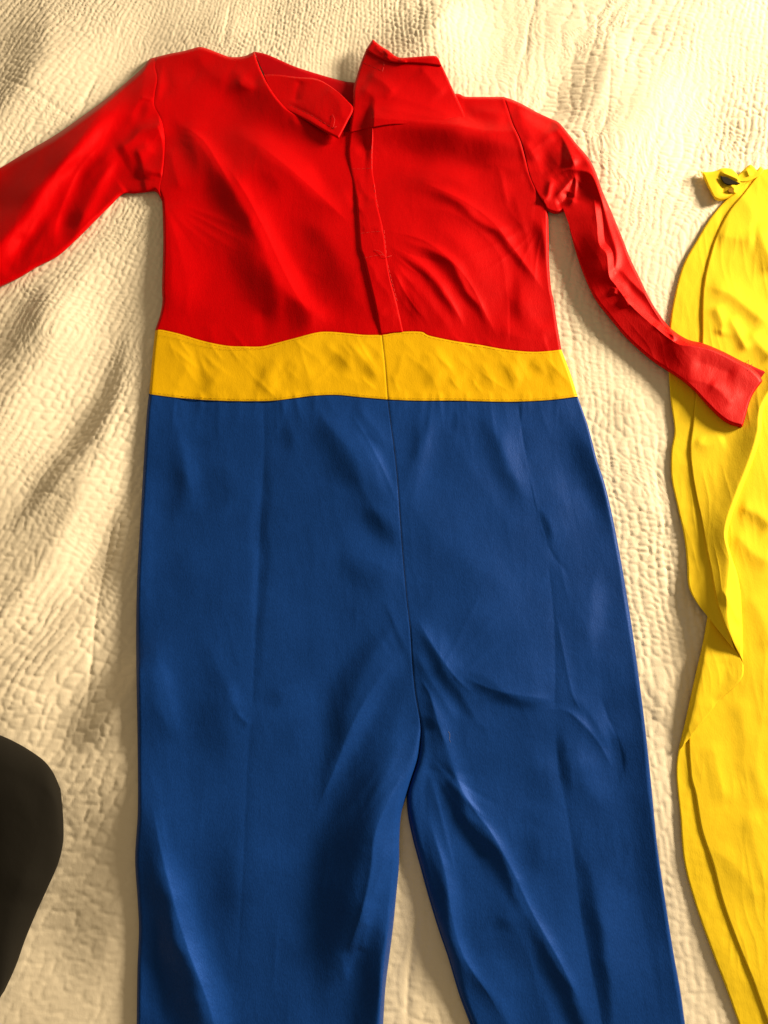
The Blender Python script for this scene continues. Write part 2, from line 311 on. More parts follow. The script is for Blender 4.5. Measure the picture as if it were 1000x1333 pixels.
def patch(name, T, Bm, Lf, R, nu, nv, h, edges, folds, material, parent, nz=(.35, .25), lift=None, solid=0, seed=1, ripple=None, fs=FS, rl=0):
    PX, PY = coons(T, Bm, Lf, R, nu, nv)
    H = np.full(PX.shape, float(h)) if not callable(h) else h(PX, PY)
    H = H+fs*strokes(PX, PY, folds)
    for (ang, wl, st, am) in (ripple or []):   # fine drag lines in the cloth along one direction
        ca, sa = math.cos(math.radians(ang)), math.sin(math.radians(ang))
        U = (PX*ca+PY*sa)/st; V = (-PX*sa+PY*ca)/wl
        V = V+.35*noise(PX/60, PY/60, seed+7)
        H += am*((1-np.abs(noise(U, V, seed+3)))**3-.5)*sstep(-.35, .25, noise(PX/85, PY/85, seed+5))
    H += nz[0]*noise(PX/70, PY/110, seed)*2+nz[1]*noise(PX/26, PY/40, seed+50)+nz[1]*.35*noise(PX/9, PY/12, seed+90)
    if rl:
        H += rl*relief(PX, PY); H = 2.2+.9*np.logaddexp(0, (H-2.2)/.9)    # the cloth rests on the bed, never below it
    for side, (r, e) in edges.items():
        k = {'L': (slice(None), slice(0, 1)), 'R': (slice(None), slice(-1, None)), 'T': (slice(0, 1), slice(None)), 'B': (slice(-1, None), slice(None))}[side]
        d = np.hypot(PX-PX[k], PY-PY[k])
        r_ = r(PY) if callable(r) else r; e_ = e(PY) if callable(e) else e
        H = H*roll(d, r_, e_)
    if lift is not None: H = H+lift(PX, PY)
    H = H+base_h(PX, PY)+1.2
    X, Y = to_world(PX, PY, H/1000.0)
    return mesh_grid(name, X, Y, H/1000.0, material, parent, solid)
class Surf:
    """height lookup used to lay stitches and threads on a finished part"""
    def __init__(s, o):
        me = o.data; n = len(me.vertices); a = np.empty(n*3, np.float32); me.vertices.foreach_get("co", a)
        a = a.reshape(-1, 3)+np.array(o.matrix_world.translation)*0; s.a = a
    def z(s, x, y):
        d = (s.a[:, 0]-x)**2+(s.a[:, 1]-y)**2; return s.a[np.argmin(d), 2]
def tube(bmv, bmf, P, r, n=5):
    P = np.array(P); base = len(bmv)
    for k in range(len(P)):
        t = P[min(k+1, len(P)-1)]-P[max(k-1, 0)]; t /= np.linalg.norm(t)+1e-9
        a = np.cross(t, (0, 0, 1)); a /= np.linalg.norm(a)+1e-9; b = np.cross(a, t)
        for j in range(n):
            an = 2*math.pi*j/n; bmv.append(tuple(P[k]+r*(math.cos(an)*a+math.sin(an)*b)))
    for k in range(len(P)-1):
        for j in range(n):
            bmf.append((base+k*n+j, base+k*n+(j+1) % n, base+(k+1)*n+(j+1) % n, base+(k+1)*n+j))
def lines(name, segs, surfs, r, material, parent, up=0.0004, dash=None, arch=0.0):
    V, F = [], []
    for pts in segs:
        L = np.hypot(*np.diff(smooth(pts), axis=0).T).sum()
        n = max(4, int(L/(dash/2 if dash else 3)))
        P = resample(pts, n); W3 = []
        for k, (a, b) in enumerate(P):
            z = .008
            for _ in range(3):
                x, y = to_world(a, b, z); z = max(s.z(x, y) for s in surfs)
            W3.append((float(x), float(y), float(z)+up+arch*math.sin(math.pi*k/(n-1))))
        W3 = np.array(W3)
        if dash:
            for k in range(0, n-2, 3): tube(V, F, W3[k:k+3], r, 4)
        else: tube(V, F, W3, r, 5)
    me = bpy.data.meshes.new(name); me.from_pydata(V, [], F); me.shade_smooth(); me.materials.append(material)
    o = bpy.data.objects.new(name, me); sc.collection.objects.link(o)
    o.parent = parent; o.matrix_parent_inverse = parent.matrix_world.inverted(); return o

# ------------------------------------------------------------------ the bedspread
gx = grid_axis(-0.60, 0.60, 0.00165, 0.75); gy = grid_axis(-0.27, 1.12, 0.00165, 0.6)
QX, QY = np.meshgrid(gx, gy)
bg, dt = quilt_h(QX, QY)
qo = mesh_grid("bedspread", QX, QY, (bg+dt-1.6)/1000.0, M_QUILT)
qo["label"] = "cream quilted bedspread with puckered stitching under the whole costume"; qo["category"] = "bedspread"

# ------------------------------------------------------------------ the jumpsuit
suit = thing("costume_jumpsuit", "long sleeved jumpsuit with red top, gold waistband and blue trousers lying on bedspread", "costume", (0, .35, 0.004))
BT = [(202, 430), (211, 429.5), (235, 435), (265, 444), (295, 450), (316, 451), (340, 451), (358, 447), (385, 440), (412, 433), (430, 432), (454, 434), (475, 436), (497, 436)]
BT2 = [(497, 436), (520, 432), (548, 432), (559, 437), (592, 444), (625, 449), (658, 455), (691, 458), (715, 457), (731, 455)]
BB = [(194, 513), (234, 518), (284, 521.5), (346, 522), (377, 519), (408, 515), (439, 514), (470, 517), (505, 520)]
BB2 = [(505, 520), (544, 521.5), (594, 521.5), (656, 523), (693, 522), (722, 520), (752, 516)]
def shift(c, dx, dy): return [(a+dx, b+dy) for a, b in c]
# --- trousers
SEAMC = [(505, 520), (509, 552), (514, 588), (518, 630), (521, 675), (525, 727), (530, 780), (534, 817), (537, 861), (541, 902), (548, 943)]
LL = [(194, 512), (191, 542), (187, 605), (183, 675), (179, 745), (177.5, 800), (177.5, 867), (179, 955), (179.5, 1053), (176, 1116), (179, 1168), (181, 1210), (179, 1263), (178, 1333), (176, 1400)]
LR = SEAMC+[(548, 965), (545, 987), (536, 1014), (527, 1043), (522, 1062), (520, 1092), (519.5, 1126), (516, 1165), (512, 1205), (507, 1245), (502, 1285), (499, 1333), (496, 1400)]
pl = []
for x, l, s in [(232, 40, 1), (262, 60, -1), (285, 45, .5), (312, 50, -.5), (365, 60, 1.5), (385, 45, 1.6), (410, 60, 2.5), (425, 30, 1.5), (468, 60, 1.5)]:
    pl.append(([(x, 516), (x+s*5, 516+l*.5), (x+s*14, 516+l)], .55, 7, 6, 'g', 0, .6))
SEAME = lambda py: .95-.62*sstep(925, 985, py)
SEAMR = lambda py: 2.2+7*sstep(925, 985, py)
FL = pl+[
    ([(343, 520), (344, 590), (338, 700), (335, 780), (331, 860), (328, 930)], -1.3, 8, 7, 's', .05, .05),
    ([(327, 935), (322, 1000), (318, 1100), (311, 1230), (307, 1300)], -1.1, 9, 7, 's', .05, .3),
    ([(306, 925), (318, 938), (326, 944)], 1.3, 6, 4),
    ([(222, 525), (238, 590), (247, 640), (252, 680)], 2.0, 20, 13),
    ([(200, 560), (195, 680), (190, 800), (190, 900)], 1.6, 14, 24),
    ([(395, 520), (440, 570), (475, 615), (505, 660), (525, 690)], 3.6, 38, 24),
    ([(460, 525), (490, 560), (507, 590)], 1.8, 14, 10),
    ([(455, 600), (480, 650), (510, 700)], 1.6, 14, 12),
    ([(400, 670), (410, 720), (402, 790)], 1.2, 20, 20),
    ([(440, 720), (480, 730), (520, 750)], 1.4, 14, 16),
    ([(280, 640), (300, 720), (290, 820)], 1.0, 26, 26),
    ([(195, 820), (209, 870), (224, 925), (236, 980)], 2.2, 18, 17),
    ([(270, 830), (292, 890), (312, 935)], 1.6, 16, 14),
    ([(524, 850), (484, 890), (458, 945), (437, 1000), (412, 1058), (396, 1110)], 3.6, 30, 17, 'g', .12, .3),
    ([(545, 968), (522, 1010), (500, 1055), (487, 1090), (483, 1125), (476, 1165), (466, 1210), (452, 1270)], 9.5, 84, 34, 't', .25, .35),
    ([(512, 1120), (508, 1170), (503, 1220), (497, 1280), (493, 1340), (490, 1400)], 8.0, 90, 6, 't', .3, 0),
    ([(512, 1090), (490, 1150), (468, 1210), (455, 1250), (446, 1290)], 3.0, 14, 9),
    ([(480, 1195), (474, 1222), (470, 1240)], 1.6, 7, 7),
    ([(182, 960), (188, 1000), (197, 1060), (212, 1130), (232, 1210), (257, 1290), (280, 1370)], 6.5, 50, 40, 'g', .3, 0),
    ([(204, 1180), (208, 1260), (212, 1340)], -3.0, 10, 16),
    ([(380, 1060), (372, 1130), (388, 1230)], -1.2, 20, 20),
    ([(370, 860), (385, 920), (380, 990)], 1.0, 25, 25),
]
def make_left_leg(): return patch("trouser_leg", BB, [(176, 1400), (280, 1400), (390, 1400), (496, 1400)], LL, LR, 230, 560, lambda a, b: 7.0+3.0*sstep(950, 1150, b)*sstep(560, 480, a)*sstep(250, 330, a),
      {'L': (5, .04), 'R': (SEAMR, SEAME), 'T': (2, .80)}, BODY, M_BLUE, suit, (.4, .15), seed=3, fs=.6, rl=1, ripple=[(82, 22, 150, .12)])
RL = SEAMC+[(547, 965), (543, 992), (536, 1014), (531, 1034), (533, 1060), (540, 1094), (550, 1131), (561, 1171), (574, 1213), (585, 1245), (600, 1295), (615, 1333), (640, 1400)]
RR = [(752, 516), (766, 556), (777, 598), (787.5, 630), (798, 675), (808, 727), (817, 780), (825.5, 835), (833, 891), (840, 946), (846, 1002), (850, 1043), (856, 1103), (866, 1171), (876, 1235), (886, 1291), (892, 1333), (903, 1400)]
pr = []
for x, l, s in [(520, 50, -.6), (548, 70, -1), (572, 60, -1), (594, 55, .1), (612, 45, .6), (628, 70, 1.2), (655, 60, 1), (700, 70, 2), (735, 40, 1)]:
    pr.append(([(x, 516), (x+s*5, 516+l*.5), (x+s*14, 516+l)], .6, 8, 7, 'g', 0, .6))
FR = pr+[
    ([(674, 522), (681, 570), (693, 640), (700, 668), (717, 717), (735, 742), (750, 765)], -1.6, 7, 5, 's', .05, .25),
    ([(712, 720), (720, 790), (723, 860), (722, 925)], -1.3, 7, 7, 's', .2, .05),
    ([(722, 920), (727, 1000), (736, 1043), (745, 1100), (755, 1180), (766, 1240), (785, 1340), (790, 1400)], -3.0, 16, 26, 's', .15, 0),
    ([(750, 519), (764, 558), (775, 600), (785, 634), (795, 679), (805, 731), (813, 784), (822, 840), (830, 900), (838, 960), (843, 1020), (848, 1060), (862, 1171), (881, 1291), (898, 1400)], 3.6, 44, 6, 't', .08, 0),
    ([(560, 520), (554, 575), (540, 640), (530, 690)], 2.2, 16, 24),
    ([(628, 520), (648, 570), (672, 625), (692, 672)], 2.2, 22, 17),
    ([(575, 530), (600, 590), (640, 650), (685, 715)], 2.0, 26, 22),
    ([(530, 650), (560, 690), (620, 740), (690, 780)], 1.8, 26, 30),
    ([(534, 790), (566, 836), (606, 878), (660, 904), (722, 910)], 3.6, 30, 42, 'g', .15, .15),
    ([(538, 842), (556, 878), (580, 915), (596, 945)], 2.6, 12, 12),
    ([(543, 905), (566, 922), (580, 969), (590, 1000), (604, 1040), (616, 1080)], 5.0, 18, 12, 'g', .2, .25),
    ([(550, 1000), (572, 1005), (590, 1020)], -2.0, 12, 12),
    ([(780, 900), (790, 930), (808, 975), (814, 1030)], -1.6, 6, 9, 's', .2, .3),
    ([(745, 900), (775, 940), (795, 975)], 1.8, 10, 12),
    ([(740, 780), (770, 830), (785, 890)], 1.2, 22, 22),
    ([(600, 1010), (622, 1060), (650, 1110), (675, 1155), (705, 1210), (735, 1260), (768, 1330), (790, 1390)], 4.6, 22, 28, 'g', .15, 0),
    ([(640, 1150), (665, 1200), (690, 1250), (715, 1320), (735, 1390)], 2.8, 24, 18, 'g', .2, 0),
    ([(556, 1050), (568, 1100), (580, 1143), (587, 1203), (600, 1243), (632, 1283), (656, 1320), (680, 1390)], 3.2, 14, 14, 'g', .15, 0),
    ([(600, 1075), (615, 1095), (632, 1120)], -2.2, 14, 14),
    ([(690, 960), (700, 1020), (690, 1080)], 1.4, 24, 24),
    ([(820, 1060), (828, 1150), (846, 1250), (862, 1340)], -1.6, 22, 16),
]
def make_right_leg(): return patch("trouser_leg", BB2, [(640, 1400), (730, 1400), (820, 1400), (903, 1400)], RL, RR, 230, 560, 7.0,
      {'R': (1.2, .32), 'L': (SEAMR, SEAME), 'T': (2, .80)}, BODY, M_BLUE, suit, (.4, .15), seed=3, fs=.6, rl=1, ripple=[(82, 22, 150, .12)])
# back layer of the trousers seen in the gap between the legs
patch("back_leg_panel", [(520, 985), (545, 975), (575, 985)], [(575, 1400), (650, 1400), (700, 1400)],
      [(520, 985), (524, 1040), (530, 1070), (538, 1110), (549, 1150), (560, 1190), (573, 1236), (588, 1285), (604, 1340), (622, 1400)][:0] or [(525, 985), (529, 1030), (531, 1060), (538, 1094), (548, 1131), (559, 1171), (572, 1213), (583, 1245), (598, 1295), (612, 1333), (636, 1400)],
      [(575, 985), (600, 1090), (650, 1250), (700, 1400)], 40, 160, 3.0, {'L': (3, .2)}, [], M_BLUE, suit, (.2, .1), seed=8)

# --- waistband, two halves meeting at the centre seam
FB = []
for (a, b, c, d, hh) in [(225, 505, 245, 470, 1), (262, 512, 290, 478, 1.2), (330, 515, 348, 470, 1.4), (345, 512, 385, 462, 1.2), (372, 505, 352, 462, 1.2),
                         (398, 508, 440, 462, 1.5), (420, 446, 462, 486, 1.9), (448, 440, 496, 500, 2.2), (470, 440, 500, 470, 1.4), (440, 488, 490, 510, 1.2), (300, 455, 330, 475, .8), (402, 450, 430, 500, 1.0)]:
    FB.append(([(a, b), ((a+c)/2+4, (b+d)/2), (c, d)], hh, 9, 6))
def make_band(): return patch("waistband", BT, BB, [(202, 430), (198, 468), (194, 513)], [(497, 436), (501, 470), (505, 520)], 210, 62, 7.2,
      {'L': (4, .05), 'T': (2, .95), 'B': (2, .94), 'R': (2, .93)}, BODY, M_GOLD, suit, (.4, .15), seed=3, fs=.6, rl=1, ripple=[(82, 22, 150, .12)])
FB2 = []
for (a, b, c, d, hh) in [(512, 500, 524, 455, 1.5), (545, 470, 572, 510, 1.5), (560, 445, 600, 505, 1.6), (590, 460, 625, 500, 1.2), (625, 470, 645, 512, 1.4),
                         (650, 465, 672, 510, 1.7), (664, 458, 690, 500, 1.7), (690, 470, 712, 490, 1.4), (708, 466, 722, 505, 1.2), (575, 510, 610, 480, 1), (520, 440, 545, 470, 1)]:
    FB2.append(([(a, b), ((a+c)/2+3, (b+d)/2), (c, d)], hh, 8, 6))
def make_band_right(): return patch("waistband", BT2, BB2, [(497, 436), (501, 470), (505, 520)], [(731, 455), (743, 487), (752, 516)], 190, 62, 7.2,
      {'R': (4, .05), 'T': (2, .95), 'B': (2, .94), 'L': (2, .93)}, BODY, M_GOLD, suit, (.4, .15), seed=3, fs=.6, rl=1, ripple=[(82, 22, 150, .12)])

# --- shirt, left of the picture
ARML = [(204, 74), (202, 87), (205, 102), (202, 120), (201, 137), (209, 153), (214, 175), (214, 202), (211, 230), (208, 246), (211, 262)]
FSL = [
    ([(213, 262), (222, 300), (225, 360), (218, 420)], 3.0, 12, 55, 'g', .1, .4),
    ([(222, 190), (226, 215), (236, 250)], 2.2, 9, 12),
    ([(236, 161), (262, 180), (284, 212), (300, 240), (318, 268)], 2.8, 16, 13),
    ([(255, 165), (292, 212), (322, 255), (346, 305), (363, 345), (382, 385), (402, 413), (430, 434)], 4.4, 44, 34, 'g', .2, .1),
    ([(290, 158), (322, 175), (348, 192), (385, 228), (420, 260), (458, 296)], 3.8, 30, 36),
    ([(300, 90), (318, 103), (334, 118)], 1.8, 12, 9),
    ([(255, 64), (270, 90), (300, 110)], 2.2, 12, 22),
    ([(331, 67), (336, 82), (343, 98), (354, 118), (366, 134), (379, 147), (401, 161), (422, 174), (442, 186)], 2.8, 22, 4, 'g', 0, .1),
    ([(375, 152), (398, 168), (422, 184)], 1.6, 8, 10),
    ([(335, 290), (342, 312), (346, 330)], 1.0, 8, 8),
    ([(395, 320), (405, 340), (400, 360)], 1.4, 12, 12),
    ([(232, 330), (245, 370), (240, 420)], 1.2, 14, 14),
    ([(270, 420), (278, 440), (280, 452)], 1.0, 10, 10),
    ([(340, 400), (342, 430), (341, 450)], -1.0, 8, 8),
    ([(420, 300), (450, 350), (475, 420)], -1.2, 26, 26),
]
def make_shirt_left(): return patch("shirt_front", [(204, 74), (220, 70), (236, 67), (248, 64), (260, 61), (272, 64), (285, 69), (300, 74), (318, 73), (331, 67)],
      BT[:-1]+[(510, 437)], ARML+[(212, 285), (212.5, 320), (211, 374), (211.5, 392), (208.5, 410), (202, 430)],
      [(331, 67), (335, 80), (342, 97), (353, 117), (365, 133), (378, 145), (400, 155), (424, 163), (446, 171), (470, 178), (488, 240), (498, 330), (510, 437)], 230, 290, 7.0,
      {'L': (3.5, lambda py: .97-.67*sstep(245, 265, py)), 'T': (5, .08), 'R': (3, .8), 'B': (2, .95)}, [p for p in BODY if p is not FSR[0]], M_RED, suit, (.4, .15), seed=3, fs=.6, rl=1, ripple=[(82, 22, 150, .12)])
# --- shirt, right of the picture
ARMR = [(656, 126), (660, 137.5), (667, 160), (677, 182), (684, 207), (689, 227), (695, 242), (702, 255), (709, 265), (713, 275)]
PLK = [(456, 165), (454, 185), (453, 200), (456, 220), (460, 238), (463, 258), (465, 285), (466.5, 310), (468, 325), (472, 336), (479, 365), (487, 398), (494, 436)]
PLR = [(486, 158), (486, 180), (485, 200), (485, 222), (488, 242), (491, 266), (497, 290), (501, 312), (503, 330), (508, 362), (516, 392), (525, 433)]
FSR = [
    ([(478, 154), (520, 157), (555, 160), (605, 166), (645, 172), (682, 172), (712, 176)], 14, 46, 14, 'g', .04, .02),
    ([(560, 228), (600, 221), (645, 214), (690, 230)], 2.0, 12, 14),
    ([(500, 230), (541, 235), (598, 257), (637, 284), (660, 314), (686, 346), (716, 391)], 2.8, 22, 17),
    ([(500, 212), (540, 220), (580, 230), (630, 252)], 2.4, 16, 18),
    ([(652, 222), (660, 268), (682, 299), (690, 336), (694, 370)], 2.0, 12, 9),
    ([(530, 274), (580, 275), (616, 296), (646, 326), (656, 356), (660, 410), (661, 450)], 2.6, 44, 9, 'g', .2, .1),
    ([(500, 301), (550, 311), (589, 338), (611, 367), (630, 405), (650, 446)], 2.2, 15, 13),
    ([(503, 318), (535, 335), (560, 357), (582, 387), (604, 430)], 2.0, 12, 11),
    ([(504, 342), (541, 371), (565, 401), (592, 436)], 2.0, 12, 10),
    ([(508, 345), (520, 385), (540, 412), (556, 430)], 1.8, 9, 9),
    ([(704, 275), (710, 330), (715, 372), (722, 400)], 2.0, 7, 5),
    ([(663, 385), (664, 420), (664, 452)], -1.0, 6, 6, 's'),
    ([(676, 380), (690, 410), (720, 440)], 1.8, 14, 14),
    ([(610, 150), (635, 146), (664, 148)], 1.6, 8, 8),
    ([(604, 130), (606, 150), (600, 160)], -1.0, 8, 8),
    ([(654, 126), (665, 160), (676, 184), (683, 210), (690, 232), (700, 256)], 1.6, 4, 4, 'g', 0, .1),
    ([(648, 215), (655, 240), (662, 268)], 1.0, 6, 5),
    ([(650, 430), (680, 440), (715, 445)], 1.0, 10, 8),
]
def make_shirt_right(): return patch("shirt_front", [(456, 150), (500, 142), (550, 132), (592, 122), (605, 125.5), (622, 126), (640, 126), (656, 126)],
      [(492, 437), (520, 432), (548, 432), (559, 437), (592, 444), (625, 449), (658, 455), (691, 458), (715, 457), (731, 455)],
      [(456, 150)]+PLK[1:-1]+[(492, 437)], ARMR+[(714, 290), (714.5, 317), (715, 345), (717.5, 375), (721, 392), (725, 420), (731, 455)], 230, 260, lambda a, b: 7.0+2.2*sstep(640, 470, a)*sstep(440, 395, b)+.5*sstep(560, 490, a),
      {'L': (4, .6), 'R': (3.5, lambda py: .97-.74*sstep(265, 285, py)), 'B': (2, .95), 'T': (5, .12)}, BODY, M_RED, suit, (.4, .15), seed=3, fs=.6, rl=1, ripple=[(82, 22, 150, .12)])
FPK = [([(458, 190), (470, 205), (484, 195)], 1.2, 8, 8), ([(466, 228), (474, 250), (486, 262)], 1.6, 7, 8), ([(464, 275), (480, 268), (492, 256)], 1.6, 8, 8),
       ([(470, 300), (484, 296), (500, 300)], 1.2, 7, 7), ([(474, 338), (486, 350), (492, 372)], 1.6, 8, 8), ([(490, 365), (504, 380), (512, 402)], 1.4, 8, 8),
       ([(464, 250), (468, 262), (464, 276)], 1.2, 4, 6), ([(490, 405), (505, 412), (520, 405)], 1.0, 8, 8), ([(468, 160), (478, 172), (470, 186)], 1.4, 9, 9)]
def fan(cx, cy, a0, a1, n, r0, r1, amp, wd):
    out = []
    for k in range(n):
        a = math.radians(a0+(a1-a0)*(k+random.uniform(-.35, .35)+.5)/n); ra = r0*random.uniform(.7, 1.4); rb = r1*random.uniform(.55, 1.15)
        bend = random.uniform(-.18, .18); pts = []
        for t in (0, .35, .7, 1):
            r = ra+(rb-ra)*t; pts.append((cx+r*math.cos(a+bend*t), cy+r*math.sin(a+bend*t)))
        w_ = wd*random.uniform(.7, 1.3); out.append((pts, amp*random.uniform(.5, 1.2)*random.choice((1, 1, -.7)), w_, w_*random.uniform(.5, 1), 'g', .35, .5))
    return out
CREASES = fan(546, 915, 110, 150, 6, 30, 240, .9, 7)+fan(546, 900, 225, 262, 4, 30, 190, .6, 6)+fan(548, 925, -70, -8, 6, 30, 200, .6, 6)+fan(550, 975, 40, 85, 7, 14, 190, 1.2, 5)+fan(540, 985, 98, 140, 5, 20, 170, .9, 6)
CREASES += fan(214, 262, 10, 75, 6, 12, 130, 1.0, 5)+fan(712, 282, 105, 175, 6, 12, 120, .9, 4)+fan(500, 320, 5, 70, 7, 14, 120, .8, 4)+fan(215, 170, -20, 40, 4, 10, 90, .8, 5)
for k in range(30):
    x = random.uniform(200, 745); l = random.uniform(25, 95); dx = random.uniform(-.25, .25)*l
    CREASES.append(([(x, 514), (x+dx*.4, 516+l*.5), (x+dx, 516+l)], random.uniform(.3, .9), random.uniform(3, 6), random.uniform(3, 5), 'g', 0, .7))
for k in range(34):
    x = random.uniform(205, 738); y = random.uniform(445, 505); l = random.uniform(14, 34); a = math.radians(random.uniform(35, 75))
    CREASES.append(([(x-l*math.cos(a), y-l*math.sin(a)), (x, y), (x+l*math.cos(a)+3, y+l*math.sin(a))], random.uniform(.3, .9), random.uniform(3, 6), random.uniform(2.5, 4), 'g', .4, .4))
for k in range(16):
    x = random.uniform(200, 860); y = random.uniform(640, 1300); l = random.uniform(30, 90); a = math.radians(random.uniform(65, 105))
    CREASES.append(([(x-l*math.cos(a), y-l*math.sin(a)), (x+random.uniform(-4, 4), y), (x+l*math.cos(a), y+l*math.sin(a))], random.uniform(.2, .55), 5, 4, 'g', .45, .45))
CREASES += [([(545, 880), (560, 905), (570, 940), (582, 975)], 2.0, 6, 4, 's'), ([(722, 920), (745, 930), (776, 962), (800, 1005)], 1.9, 6, 5, 's'), ([(724, 800), (735, 855), (746, 905), (764, 935)], 1.4, 6, 4, 's'),
    ([(540, 800), (562, 838), (590, 878), (618, 905)], 2.0, 7, 5, 's'), ([(600, 880), (650, 900), (724, 912)], 1.6, 7, 6, 's'),
    ([(512, 862), (480, 905), (456, 950), (436, 1000), (412, 1055)], 2.4, 8, 5, 's'), ([(536, 1000), (503, 1050), (488, 1090), (484, 1130), (476, 1170), (462, 1215), (446, 1262)], 3.0, 9, 5, 's'),
    ([(575, 975), (612, 1046), (640, 1085), (668, 1135), (694, 1190), (732, 1258), (766, 1330)], 2.6, 7, 6, 's'), ([(556, 1060), (578, 1130), (590, 1200), (606, 1250), (640, 1300), (660, 1340)], 2.0, 6, 5, 's'),
    ([(196, 1030), (206, 1090), (222, 1160), (246, 1240), (272, 1310), (290, 1380)], 2.4, 9, 6, 's'), ([(455, 535), (480, 575), (503, 620), (518, 660)], 2.0, 8, 6, 's'), ([(680, 575), (694, 640), (706, 690), (722, 725)], 1.6, 6, 4, 's'),
    ([(288, 205), (320, 252), (347, 303), (366, 345), (387, 385), (410, 418)], 2.6, 8, 6, 's'), ([(330, 182), (388, 228), (425, 262), (458, 294)], 2.2, 8, 6, 's'), ([(237, 162), (264, 182), (284, 212), (304, 246)], 1.8, 6, 5, 's'),
    ([(500, 300), (550, 312), (589, 340), (614, 372), (634, 412), (650, 446)], 1.7, 6, 4, 's'), ([(503, 320), (540, 337), (570, 365), (592, 400), (608, 434)], 1.5, 5, 4, 's'), ([(541, 234), (598, 258), (640, 287), (664, 317), (690, 352), (714, 388)], 2.0, 6, 5, 's'),
    ([(510, 348), (530, 385), (552, 415)], 1.4, 5, 4, 's')]
BODY = CREASES+FL+FR+[(p[0], p[1]*.6)+p[2:] for p in FB+FB2]+FSL+FSR
make_left_leg(); make_right_leg(); make_band(); make_band_right(); SL = make_shirt_left(); SR = make_shirt_right()
PK = patch("placket", [(456, 165), (470, 160), (486, 158)], [(494, 436), (510, 434), (525, 433)], PLK, PLR, 46, 230, lambda a, b: 7.8+2.2*sstep(640, 470, a)*sstep(440, 395, b)+.5*sstep(560, 490, a),
      {'L': (4, .62), 'R': (2.5, .90), 'T': (6, .85), 'B': (3, .80)}, BODY+[(p[0], p[1]*.9)+p[2:] for p in FPK], M_RED, suit, (.4, .15), seed=3, fs=.6, rl=1, ripple=[(82, 22, 150, .12)], solid=.0008)
# collar standing away on the right
FC = [([(480, 120), (520, 128), (560, 140), (604, 158)], 1.6, 12, 14), ([(545, 85), (562, 105), (580, 125)], 1.4, 14, 9), ([(478, 95), (500, 108), (515, 125)], 1.6, 9, 9),
      ([(470, 112), (488, 130), (480, 150)], 1.4, 10, 10), ([(486, 140), (540, 148), (600, 160)], 1.8, 9, 12)]
CO = patch("collar", [(484, 53), (503, 67), (522, 77), (540, 76), (564, 75), (573, 81)], [(455, 172), (505, 162), (555, 161), (607, 152)],
      [(484, 53), (477, 64), (470, 81), (464, 101), (460, 116), (459, 140), (455, 172)], [(573, 81), (580, 95), (590, 117), (598, 133), (607, 152)], 120, 110,
      lambda a, b: 13.0-3.6*sstep(115, 165, b)-.8*sstep(560, 600, a), {'L': (3, .7), 'T': (3, .55), 'R': (3, .6)}, [(p[0], p[1]*1.6)+p[2:] for p in FC]+FSR[:1], M_RED, suit, (.4, .15), seed=3, fs=.6, solid=.0008)
HC = patch("collar_hem", [(485.5, 51), (496, 60), (506, 66), (515, 73), (523, 75), (540, 74), (565, 72.5), (571, 76)], [(476, 65), (488, 73), (502, 79), (515, 82), (540, 82.5), (575, 86)],
      [(485.5, 51), (481, 58), (476, 65)], [(571, 76), (573, 81), (575, 86)], 90, 22, 15.2, {'T': (4, .7), 'B': (2.5, .82), 'L': (3, .8)},
      [([(500, 64), (505, 72), (503, 78)], 1.5, 4, 4), ([(520, 76), (524, 80), (530, 81)], 1.0, 4, 4), ([(488, 60), (500, 72)], .8, 4, 4)], M_RED, suit, (.4, .4), seed=29, solid=.0008)
# inside of the neck and the turned neckband end
NB = patch("back_neck", [(331, 67), (345, 70), (360, 76), (380, 85), (400, 92), (430, 101), (450, 106), (468, 108)], [(356, 118), (398, 158), (436, 188), (472, 214)],
      [(331, 67), (342, 92), (356, 118)], [(468, 108), (472, 150), (472, 214)], 110, 80, 2.6, {'T': (5, .2)},
      [([(400, 100), (420, 115), (445, 150)], -1.5, 20, 20)], M_REDIN, suit, (.4, .15), seed=3, rl=1)
NK = patch("neckband", [(343, 97), (360, 97), (385, 100), (411, 102.5), (427, 110), (442, 121)], [(366, 137), (376, 145), (400, 158), (420, 170), (441, 181)],
      [(343, 97), (352, 117), (366, 137)], [(442, 121), (452, 131), (460, 142), (452, 160), (441, 181)], 110, 60,
      lambda a, b: 9.0+5.0*sstep(350, 430, a), {'R': (3, .8), 'B': (3, .72), 'T': (3, .75)},
      [([(392, 103), (386, 120), (384, 135)], -1.2, 7, 7), ([(372, 134), (405, 150), (438, 172)], -.8, 3, 3), ([(420, 112), (440, 130), (446, 160)], 1.0, 10, 10)], M_RED, suit, (.3, .3), seed=33, solid=.0009)

# --- sleeves
FLS = [
    ([(160, 108), (138, 134), (110, 170), (87, 202), (60, 238), (30, 280), (0, 316), (-60, 385)], 8.5, 52, 24, 'g', .15, 0),
    ([(196, 80), (186, 110), (176, 140), (166, 170)], 3.0, 22, 18),
    ([(140, 180), (106, 214), (86, 254), (73, 290), (68, 330)], 4.0, 14, 9),
    ([(165, 195), (132, 230), (113, 266), (100, 300), (88, 320)], 3.4, 18, 11),
    ([(150, 197), (170, 185), (186, 169), (212, 161)], 5.0, 26, 7, 'g', .2, .05),
    ([(178, 190), (186, 215), (184, 235)], 3.2, 6, 12),
    ([(203, 160), (210, 180), (212, 205), (208, 232)], 3.0, 18, 4, 'g', .1, .1),
    ([(200, 130), (190, 128), (182, 127)], .9, 3, 3),
    ([(190, 240), (170, 244), (160, 250)], -3, 14, 14),
    ([(30, 300), (25, 330), (5, 360)], -2, 14, 16),
]
